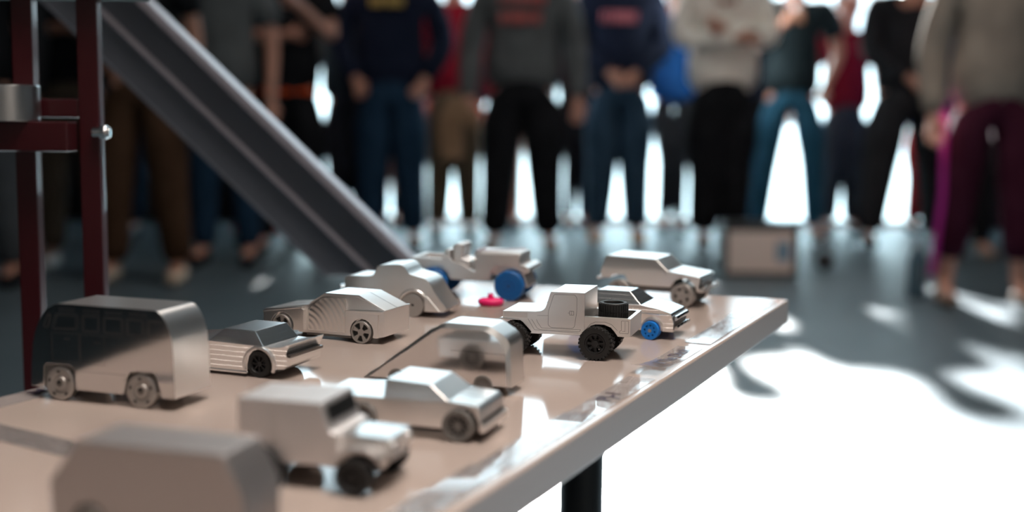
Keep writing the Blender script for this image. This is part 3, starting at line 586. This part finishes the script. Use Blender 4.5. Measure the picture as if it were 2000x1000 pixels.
# ---- loose pink wheel
pw = thing('spare_wheel', 'loose bright pink toy wheel lying hub-up between the blue-wheeled jeep and teardrop block', 'wheel', (-.0194, 1.150, TZ + .0004), 0)
MB().lathe((0, 0, 0), [(0, 0), (10, 0), (11.6, 1.2), (12.2, 3), (11.8, 4.8), (10, 5.8), (3, 6.2), (3, 6), (0, 6)], 48).build('disc', 'pink', pw)
MB().lathe((0, 0, 0), [(2.9, 6), (2.8, 10.2), (2.4, 10.6), (1, 10.6), (1, 6.2)], 32).build('hub', 'pink', pw)

# ------------------------------------------------------------------ ramp track behind the table
rp = thing('ramp_track', 'long grey metal two-lane ramp slanting down from the upper left behind the cars', 'ramp', (-.25, 1.74, 0))
D = Vector((.718, 0, -.696)); N = Vector((.696, 0, .718))   # along the slope, and up across it
def rq(p): return (p.x + .25, p.z)
lo_end = Vector((-.2568, 0, .6269)); up0 = lo_end - D * 1.25; hi_off = .1017
tA = lo_end; tB = up0
tC = up0 + N * hi_off; k = ((.6269 + 0) - (lo_end + N * hi_off).z) / D.z
tD = lo_end + N * hi_off + D * k
MB().prism([rq(tA), rq(tB), rq(tC), rq(tD)], 0, .006).build('deck', 'ramp', rp, scale=1, bevel=.001)
def rail(n0, n1, y0, y1, nm, m):
    a = lo_end + N * n0; a += D * ((.6269 - a.z) / D.z); b = up0 + N * n0; c_ = up0 + N * n1; d = lo_end + N * n1; d += D * ((.6269 - d.z) / D.z)
    MB().prism([rq(a), rq(b), rq(c_), rq(d)], y0, y1).build(nm, m, rp, scale=1, bevel=.001)
rail(.092, .1035, -.030, .02, 'top_flange', 'ramp_edge'); rail(.044, .050, -.014, .0, 'middle_rib', 'ramp_edge'); rail(-.002, .001, -.006, .02, 'bottom_flange', 'ramp')
MB().box(.07, .085, .01, .03, 0, .68).box(.02, .14, -.02, .06, 0, .01).build('support_post', 'black_metal', rp, scale=1)
MB().box(-.72, -.70, .01, .03, 0, 1.2).box(-.78, -.64, -.02, .06, 0, .01).build('support_post', 'black_metal', rp, scale=1)

# ------------------------------------------------------------------ dark red frame stand at the left
st = thing('red_frame_stand', 'dark red square-tube metal stand at the far left behind the table', 'stand', (-.43, 1.15, 0))
def sbox(nm, x0, x1, y0, y1, z0, z1, m='red'): MB().box(x0 + .43, x1 + .43, y0 - 1.15, y1 - 1.15, z0, z1).build(nm, m, st, scale=1, bevel=.0015)
sbox('post', -.4555, -.4365, 1.15, 1.166, 0, .957); sbox('post', -.3965, -.3775, 1.15, 1.166, 0, .957)
sbox('post', -.8, -.777, 1.15, 1.172, 0, .957); sbox('post', -.8, -.777, 1.46, 1.482, 0, .957)
sbox('cross_beam', -.777, -.3975, 1.153, 1.169, .849, .866); sbox('cross_beam', -.8, -.3975, 1.122, 1.150, .819, .8455)
sbox('cross_beam', -.8, -.3745, 1.15, 1.172, .02, .04)
sbox('stand_top', -.83, -.34, 1.135, 1.19, .957, .967, 'cloth_dark')
g = MB().cyl((.0535, -.004, .836), .005, -.006, .010, 20, axis='x'); g.cyl((.0545, -.004, .836), .0075, .0, .006, 6, axis='x'); g.build('bolt', 'chrome', st, scale=1, bevel=.001)
cy = thing('metal_cylinder', 'turned silver metal cylinder resting on the red stand beam at the left edge', 'cylinder', (-.4535, 1.136, .8455))
MB().cyl((0, 0, 0), .0265, 0, .0325, 64, axis='z').build('barrel', 'steel', cy, scale=1, bevel=.0015)

# ------------------------------------------------------------------ people
CL = {}
def cloth(c, rough=.9):
    k = tuple(c)
    if k not in CL:
        c2 = tuple(min(1, v * 1.35 + .004) for v in c)
        CL[k] = mat('fabric_%d' % len(CL), c, rough, noise=((7, 7, 7), c2, 1), spec=.15)
    return CL[k]
M['skin1'] = mat('skin_light', (.50, .26, .19), .5); M['skin2'] = mat('skin_tan', (.34, .17, .115), .5)
M['hair'] = mat('dark_hair', (.02, .014, .01), .6); M['hair2'] = mat('brown_hair', (.08, .045, .025), .6)
M['lips'] = mat('lips', (.30, .10, .09), .5)
M['eye'] = mat('eye', (.04, .03, .03), .2)
def skin(name, nodes, edges, m, parent, sub=1, root=0):
    me = bpy.data.meshes.new(name); me.from_pydata([n_[0] for n_ in nodes], edges, [])
    o = bpy.data.objects.new(name, me); COL.objects.link(o); o.parent = parent
    md = o.modifiers.new('skin', 'SKIN'); md.use_smooth_shade = True; md.branch_smoothing = .6
    sv = me.skin_vertices[0].data
    for i, (p_, r) in enumerate(nodes):
        sv[i].radius = r if isinstance(r, tuple) else (r, r); sv[i].use_root = (i == root)
    if sub:
        s2 = o.modifiers.new('sub', 'SUBSURF'); s2.levels = sub; s2.render_levels = sub
    me.materials.append(m); return o
def lerp(a, b, t): return tuple(a[i] + (b[i] - a[i]) * t for i in range(3))
def person(label, x, y, top, bottom, shoe, h=1.75, face=0, arms=('down', 'down'), spread=.13, sleeve='long', skin_m='skin1', hair='hair', group=None, bulk=1.0, hem=.865, stride=0, baggy=1.0, stripe=None, print_=None, hem_band=None, name='person', leg_end=.10):
    k = h / 1.75; KS = k; o = thing(name, label, 'person', (x, y, 0), R_(face))
    S = lambda *p_: tuple(v * KS for v in p_)
    pel = S(0, 0, .96); spi = S(0, 0, 1.12); che = S(0, 0, 1.32); nb = S(0, .01, 1.47); nk = S(0, -.005, 1.53); hd = S(0, -.015, 1.60); ht = S(0, -.005, 1.69)
    J = {}
    for sd, mode in ((-1, arms[0]), (1, arms[1])):
        sh_ = S(sd * .185 * bulk, 0, 1.42)
        el, wr = {'down': (S(sd * .245 * bulk, .03, 1.11), S(sd * .25 * bulk, -.05, .84)),
                  'crossed': (S(sd * .25, -.07, 1.17), S(-sd * .04, -.23, 1.20 + sd * .03)),
                  'pocket': (S(sd * .30, .05, 1.15), S(sd * .19, -.07, .95)),
                  'hips': (S(sd * .36, .06, 1.17), S(sd * .17, -.06, 1.03)),
                  'front': (S(sd * .25, -.02, 1.14), S(sd * .07, -.20, .98)),
                  'raised': (S(sd * .25, -.06, 1.16), S(sd * .10, -.27, 1.32))}[mode]
        J[sd] = (sh_, el, wr)
    L = {}
    for sd in (-1, 1):
        sx = spread * sd; sy = stride * sd
        L[sd] = (S(sd * .095 * bulk, 0, .90), (sx * .80 * k, (-.02 + sy * .5) * k, .50 * k), (sx * k, (.02 + sy) * k, .085 * k), (sx * 1.12 * k, (-.15 + sy) * k, .035 * k))
    # body
    n = [(pel, (.09 * k * bulk, .07 * k)), (spi, (.10 * k * bulk, .078 * k)), (che, (.135 * k * bulk, .10 * k)), (nb, .062 * k), (nk, .060 * k), (S(0, -.018, 1.575), (.074 * k, .088 * k)), (S(0, -.015, 1.625), (.094 * k, .112 * k)), (S(0, -.008, 1.675), (.096 * k, .114 * k)), (S(0, 0, 1.725), (.070 * k, .084 * k))]
    e_ = [(0, 1), (1, 2), (2, 3), (3, 4), (4, 5), (5, 6), (6, 7), (7, 8)]
    def nd(p_, r, par): n.append((p_, r)); e_.append((par, len(n) - 1)); return len(n) - 1
    for sd in (-1, 1):
        a, b_, c_ = J[sd]; i = nd(a, .052 * k, 2); i = nd(b_, .040 * k, i); i = nd(lerp(b_, c_, .9), .028 * k, i)
        dv = (Vector(c_) - Vector(b_)).normalized(); pm = Vector(c_) + dv * .045 * k; i = nd(tuple(pm), .030 * k, i)
        sdv = dv.cross(Vector((0, 1, 0) if abs(dv.y) < .9 else (1, 0, 0))).normalized(); pl = dv.cross(sdv)
        for q_ in range(4):
            off = sdv * (.011 * (q_ - 1.5)) * 2 * k * .9; ln = (.060, .072, .068, .052)[q_] * k
            p1 = pm + off + dv * .030 * k; p2 = p1 + dv * ln * .55 + pl * .010 * k; p3 = p2 + dv * ln * .40 + pl * .016 * k
            z = nd(tuple(p1), .0095 * k, i); z = nd(tuple(p2), .0085 * k, z); nd(tuple(p3), .007 * k, z)
        th_ = pm + sdv * .036 * k - dv * .012 * k; z = nd(tuple(th_), .011 * k, i); nd(tuple(th_ + sdv * .012 * k + dv * .032 * k), .009 * k, z)
        hp, kn, an, to = L[sd]; i = nd(hp, .070 * k, 0); i = nd(kn, .055 * k, i); i = nd(an, .038 * k, i); nd(to, .030 * k, i)
    body = skin('body', n, e_, M[skin_m], o)
    for sd in (-1, 1):
        MB().lathe((0, 0, 0), [(0, -.006 * k), (.008 * k, -.003 * k), (.010 * k, .003 * k), (0, .006 * k)], 12, 0, 'y').build('eye', 'eye', o, scale=1).location = S(sd * .030, -.098, 1.652)
        skin('ear', [(S(sd * .078, .01, 1.655), (.014 * k, .026 * k)), (S(sd * .086, .012, 1.615), (.010 * k, .016 * k))], [(0, 1)], M[skin_m], o)
    skin('nose', [(S(0, -.094, 1.650), .011 * k), (S(0, -.112, 1.612), .018 * k)], [(0, 1)], M[skin_m], o)
    skin('mouth', [(S(-.024, -.088, 1.580), .008 * k), (S(0, -.095, 1.578), .010 * k), (S(.024, -.088, 1.580), .008 * k)], [(0, 1), (1, 2)], M['lips'], o)
    # hair
    skin('hair', [(S(0, .0, 1.745), (.078 * k, .096 * k)), (S(0, .008, 1.712), (.108 * k, .122 * k)), (S(0, .030, 1.665), (.110 * k, .108 * k)), (S(0, .042, 1.61), (.092 * k, .084 * k))], [(0, 1), (1, 2), (2, 3)], M[hair], o)
    # trousers
    k0 = k; k = k * 1.22; b2 = bulk * baggy
    n = [(S(0, 0, 1.03), (.135 * k * bulk, .100 * k)), (S(0, 0, .93), (.16 * k * bulk, .11 * k))]; e_ = [(0, 1)]
    for sd in (-1, 1):
        hp, kn, an, to = L[sd]; kk = lerp(kn, an, max(0, 1 - leg_end * 2.2))
        n += [(hp, .104 * k * b2), (lerp(hp, kn, .5), .088 * k * b2), (kn, .070 * k * b2), (lerp(kn, an, .5), .062 * k * b2), (lerp(kn, an, 1.0 if leg_end < .12 else .72), .056 * k * b2)]
        i = len(n) - 5; e_ += [(1, i), (i, i + 1), (i + 1, i + 2), (i + 2, i + 3), (i + 3, i + 4)]
    k = k0; tr = skin('trousers', [(p_, r_) for p_, r_ in n], e_, cloth(bottom), o)
    if stripe:
        hp, kn, an, to = L[-1]; pts = [Vector(hp) + Vector((-.10 * k * b2, -.02, 0)), Vector(lerp(hp, kn, .5)) + Vector((-.088 * k * b2, -.02, 0)), Vector(kn) + Vector((-.072 * k * b2, -.02, 0)), Vector(lerp(kn, an, .5)) + Vector((-.064 * k * b2, -.02, 0)), Vector(an) + Vector((-.055 * k * b2, -.02, .05))]
        g = MB()
        for a_, c2_ in zip(pts, pts[1:]): g.rod(a_, c2_, .017, 12)
        g.build('side_stripe', cloth(stripe), tr, scale=1)
    # top
    k = k0 * 1.2
    n = [(S(0, .0, hem - .03), (.168 * k * bulk, .128 * k)), (S(0, 0, 1.05), (.160 * k * bulk, .125 * k)), (S(0, 0, 1.20), (.158 * k * bulk, .122 * k)), (S(0, 0, 1.36), (.165 * k * bulk, .118 * k)), (S(0, .01, 1.465), (.085 * k, .07 * k))]
    e_ = [(0, 1), (1, 2), (2, 3), (3, 4)]
    for sd in (-1, 1):
        a, b_, c_ = J[sd]; i = len(n)
        if sleeve == 'long': n += [(a, .075 * k), (lerp(a, b_, .5), .066 * k), (b_, .062 * k), (lerp(b_, c_, .5), .055 * k), (c_, .044 * k)]; e_ += [(3, i), (i, i + 1), (i + 1, i + 2), (i + 2, i + 3), (i + 3, i + 4)]
        else: n += [(a, .076 * k), (lerp(a, b_, .35), .072 * k), (lerp(a, b_, .72), .070 * k)]; e_ += [(3, i), (i, i + 1), (i + 1, i + 2)]
    k = k0
    sh2 = skin('top', n, e_, cloth(top), o)
    if hem_band:
        skin('hem_band', [(S(0, .0, hem - .035), (.215 * k * bulk, .158 * k)), (S(0, 0, hem + .035), (.215 * k * bulk, .158 * k))], [(0, 1)], cloth(hem_band), sh2)
    if print_:
        col, z0, rows, wdt, hgt = print_; g = MB(); rr = random.Random(int(x * 100))
        for r_ in range(rows):
            zc = (z0 - r_ * hgt * 1.7) * k; xx = -wdt / 2; arc = (lambda q_: 0)
            while xx < wdt / 2 - .02:
                lw = rr.uniform(.020, .030); ya = -.160 + .10 * (abs(xx + lw / 2) / .17) ** 2 * .5
                g.box(xx, xx + lw * .38, ya - .004, ya + .03, zc - hgt / 2, zc + hgt / 2).box(xx + lw * .38, xx + lw * .64, ya - .004, ya + .03, zc + hgt * .28, zc + hgt / 2).box(xx + lw * .38, xx + lw * .64, ya - .004, ya + .03, zc - hgt * .12, zc + hgt * .12)
                if rr.random() < .6: g.box(xx + lw * .65, xx + lw, ya - .004, ya + .03, zc - hgt / 2, zc + hgt * .4)
                xx += lw + .008
        g.build('lettering', cloth(col), sh2, scale=1)
    for sd in (-1, 1):
        hp, kn, an, to = L[sd]
        sx, sy = to[0] * .97, 0
        skin('shoe', [((an[0], an[1] + .03 * k, .05 * k), (.048 * k, .05 * k)), ((sx, an[1] - .07 * k, .045 * k), (.050 * k, .044 * k)), ((to[0], an[1] - .18 * k, .032 * k), (.040 * k, .032 * k))], [(0, 1), (1, 2)], cloth(shoe, .5), o)
    return o

BLK = (.006, .007, .009); NAVY = (.008, .013, .030); JEAN = (.018, .052, .110); DJEAN = (.010, .032, .065); GREY = (.085, .095, .10); CHAR = (.016, .018, .022)
KHAKI = (.13, .09, .055); BROWN = (.05, .026, .014); TAN = (.21, .175, .145); CREAM = (.80, .74, .68); RED = (.22, .008, .020); MAROON = (.14, .006, .018); WHITE = (.6, .6, .6)
person('person in grey trousers half cut off by the left edge, behind the red stand', -2.52, 5.95, BLK, (.06, .07, .08), BLK, baggy=1.2, h=1.86)
person('person in khaki trousers between the two red posts', -2.30, 6.60, BLK, (.075, .06, .045), WHITE, arms=('crossed', 'down'), skin_m='skin2', sleeve='short', h=1.86)
person('person in brown trousers and pale shoes beside the red post, under the ramp', -1.80, 6.10, BLK, BROWN, (.40, .33, .26), spread=.15, arms=('front', 'down'), skin_m='skin2', baggy=1.15, sleeve='short', h=1.86)
person('person in grey shirt and blue jeans under the grey ramp', -1.56, 6.80, GREY, DJEAN, BLK, spread=.12, sleeve='short', h=1.86)
person('person in plain grey hooded top just right of the ramp, behind the black shirt', -1.50, 7.75, (.07, .08, .085), BLK, BLK, arms=('down', 'pocket'), h=1.86)
person('person in black shirt with a bright orange hem, one arm raised', -1.30, 7.30, BLK, BLK, (.03, .02, .015), sleeve='short', arms=('crossed', 'raised'), spread=.15, hem_band=(.55, .07, .012), hem=.88, h=1.89)
person('person in dark jacket standing between the orange hem and the navy sweatshirt', -1.05, 8.10, (.015, .02, .026), (.02, .022, .03), BLK, h=1.80, spread=.08)
person('person in navy sweatshirt with small gold lettering and dark blue jeans', -.745, 7.70, NAVY, DJEAN, (.05, .03, .025), bulk=1.12, spread=.125, baggy=1.1, arms=('pocket', 'pocket'), print_=((.50, .37, .12), 1.37, 1, .22, .06), h=1.91)
person('person in red shirt and khaki trousers behind two sweatshirts', -.40, 8.45, RED, KHAKI, (.10, .07, .05), spread=.10, baggy=1.1, h=1.86)
person('person in grey hooded sweatshirt with two lines of red lettering', .055, 7.62, GREY, BLK, (.12, .08, .055), bulk=1.18, spread=.15, baggy=1.1, print_=((.55, .14, .13), 1.37, 2, .28, .06), h=1.93, hem=.87)
person('person in navy sweatshirt with one line of pink lettering, hands together, tan boots', .68, 8.15, NAVY, (.022, .05, .085), (.38, .16, .035), bulk=1.12, spread=.115, baggy=1.08, arms=('front', 'front'), print_=((.60, .20, .24), 1.30, 1, .26, .07), h=1.95)
person('person in blue shirt mostly hidden behind the cream hooded top', 1.13, 8.9, (.006, .05, .18), CHAR, BLK, h=1.84, spread=.05, baggy=.75)
person('person in cream hooded top with crossed arms and black trousers', 1.31, 7.95, CREAM, BLK, (.09, .06, .045), arms=('crossed', 'crossed'), bulk=1.15, spread=.085, baggy=1.25, h=1.95, print_=((.30, .10, .06), 1.38, 1, .14, .04))
person('person in dark short-sleeved shirt and light blue jeans, behind the box on the floor', 1.83, 8.35, (.012, .022, .028), (.018, .080, .14), BLK, sleeve='short', arms=('raised', 'pocket'), spread=.175, h=1.91, baggy=.95, print_=((.40, .22, .14), 1.34, 1, .08, .05))
person('person in maroon shirt and grey jeans behind the dark short-sleeved shirt', 2.36, 9.0, MAROON, (.035, .045, .06), BLK, sleeve='short', spread=.09, h=1.72, baggy=1.1)
person('person in charcoal clothes with one hand in front, right of the maroon shirt', 2.52, 8.05, CHAR, (.02, .022, .026), (.03, .02, .02), arms=('front', 'down'), spread=.20, baggy=1.15, bulk=1.2, h=1.93)
person('smaller person in red trousers deep in the crowd at the right', 2.96, 9.1, (.02, .04, .12), (.30, .008, .012), BLK, h=1.5, spread=.06)
person('smaller person in black trousers behind the tan sweatshirt', 2.75, 7.55, (.02, .05, .11), BLK, (.25, .2, .17), h=1.64, spread=.10)
person('person in tan sweatshirt and dark maroon leggings with a magenta side stripe', 2.12, 5.60, TAN, (.035, .004, .014), (.22, .16, .13), bulk=1.08, spread=.15, arms=('down', 'down'), stripe=(.42, .03, .26), hem=.84, h=1.78, stride=-.05, leg_end=.14)
person('person in dark coat far back between the grey and navy sweatshirts', .46, 8.95, (.02, .012, .02), BLK, BLK, bulk=.82, h=1.86, spread=.05, baggy=.8)
person('person in black, deep in the crowd at the far left', -3.1, 7.6, BLK, (.03, .012, .014), (.25, .02, .02), h=1.85)
person('person in dark blue top and jeans, far back left of the ramp foot', -2.35, 8.2, (.01, .02, .035), DJEAN, (.02, .03, .05), h=1.85)
person('person in dark top and red shoes, far back under the ramp', -1.75, 8.7, BLK, CHAR, (.45, .03, .02), h=1.7)

person('person in dark grey top far back, left of the red shirt', -.88, 9.0, (.02, .022, .026), CHAR, BLK, h=1.88, spread=.05, baggy=.6)
person('person in blue-black top far back, between the red shirt and the grey sweatshirt', -.02, 9.1, (.012, .02, .032), BLK, BLK, bulk=.82, h=1.86, spread=.04, baggy=.6)
person('person in navy jacket far back, right of the cream hooded top', 1.66, 9.1, (.01, .014, .025), BLK, BLK, h=1.86, spread=.04, baggy=.6, bulk=1.12)
person('person in blue top far back, left of the tan sweatshirt', 3.0, 8.35, (.006, .04, .10), BLK, BLK, h=1.95, spread=.08)
# tan jacket held by the grey sweatshirt person
tg = thing('folded_jacket', 'tan jacket hanging from the left hand of the grey sweatshirt person', 'jacket', (-.34, 7.42, .58))
g = MB(); prof = cat([(-.09, .0), (-.10, .18), (-.07, .30), (.0, .36), (.05, .33), (.14, .22), (.13, .16), (.04, .20), (.05, .02), (-.02, -.02), (-.09, 0)], 4)[:-1]
g.prism(prof, -.05, .04).build('jacket_body', cloth((.22, .14, .085)), tg, scale=1, bevel=.02)

# ------------------------------------------------------------------ things on the floor
bx = thing('equipment_box', 'boxy black-edged case with pale front panel and blue label on the floor before the crowd', 'box', (1.31, 6.55, 0), R_(-2))
MB().box(-.20, .20, 0, .30, .0, .275).build('case', 'black_plastic', bx, scale=1, bevel=.01)
MB().box(-.175, .165, -.006, .004, .025, .24).build('front_panel', mat('pale_panel', (.66, .58, .53), .5), bx, scale=1, bevel=.002)
MB().box(.075, .150, -.009, -.004, .085, .19).build('blue_label', mat('label_blue', (.16, .28, .38), .5), bx, scale=1)
MB().box(-.18, .18, .06, .1, .275, .285).build('lid_strap', 'black_metal', bx, scale=1)
bk = thing('black_bag', 'small black shiny bag on the floor beside the pale-fronted case', 'bag', (1.68, 6.75, 0))
skin('bag_body', [((-.05, 0, .07), (.08, .07)), ((.08, 0, .06), (.07, .06))], [(0, 1)], M['black_plastic'], bk)
skin('handle', [((-.06, 0, .13), .012), ((0, 0, .20), .012), ((.07, 0, .12), .012)], [(0, 1), (1, 2)], M['chrome'], bk)
bt = thing('water_bottle', 'dark translucent water bottle with bright cap standing on the floor at the right', 'bottle', (1.905, 5.85, 0))
MB().lathe((0, 0, 0), [(0, 0), (.040, 0), (.044, .01), (.044, .17), (.036, .20), (.018, .225), (.018, .245), (0, .245)], 40).build('bottle_body', mat('blue_grey_plastic', (.06, .12, .16), .12, alpha=.8, spec=.8), bt, scale=1)
MB().cyl((0, 0, .245), .022, 0, .025, 24, axis='z').build('cap', 'chrome', bt, scale=1, bevel=.003)
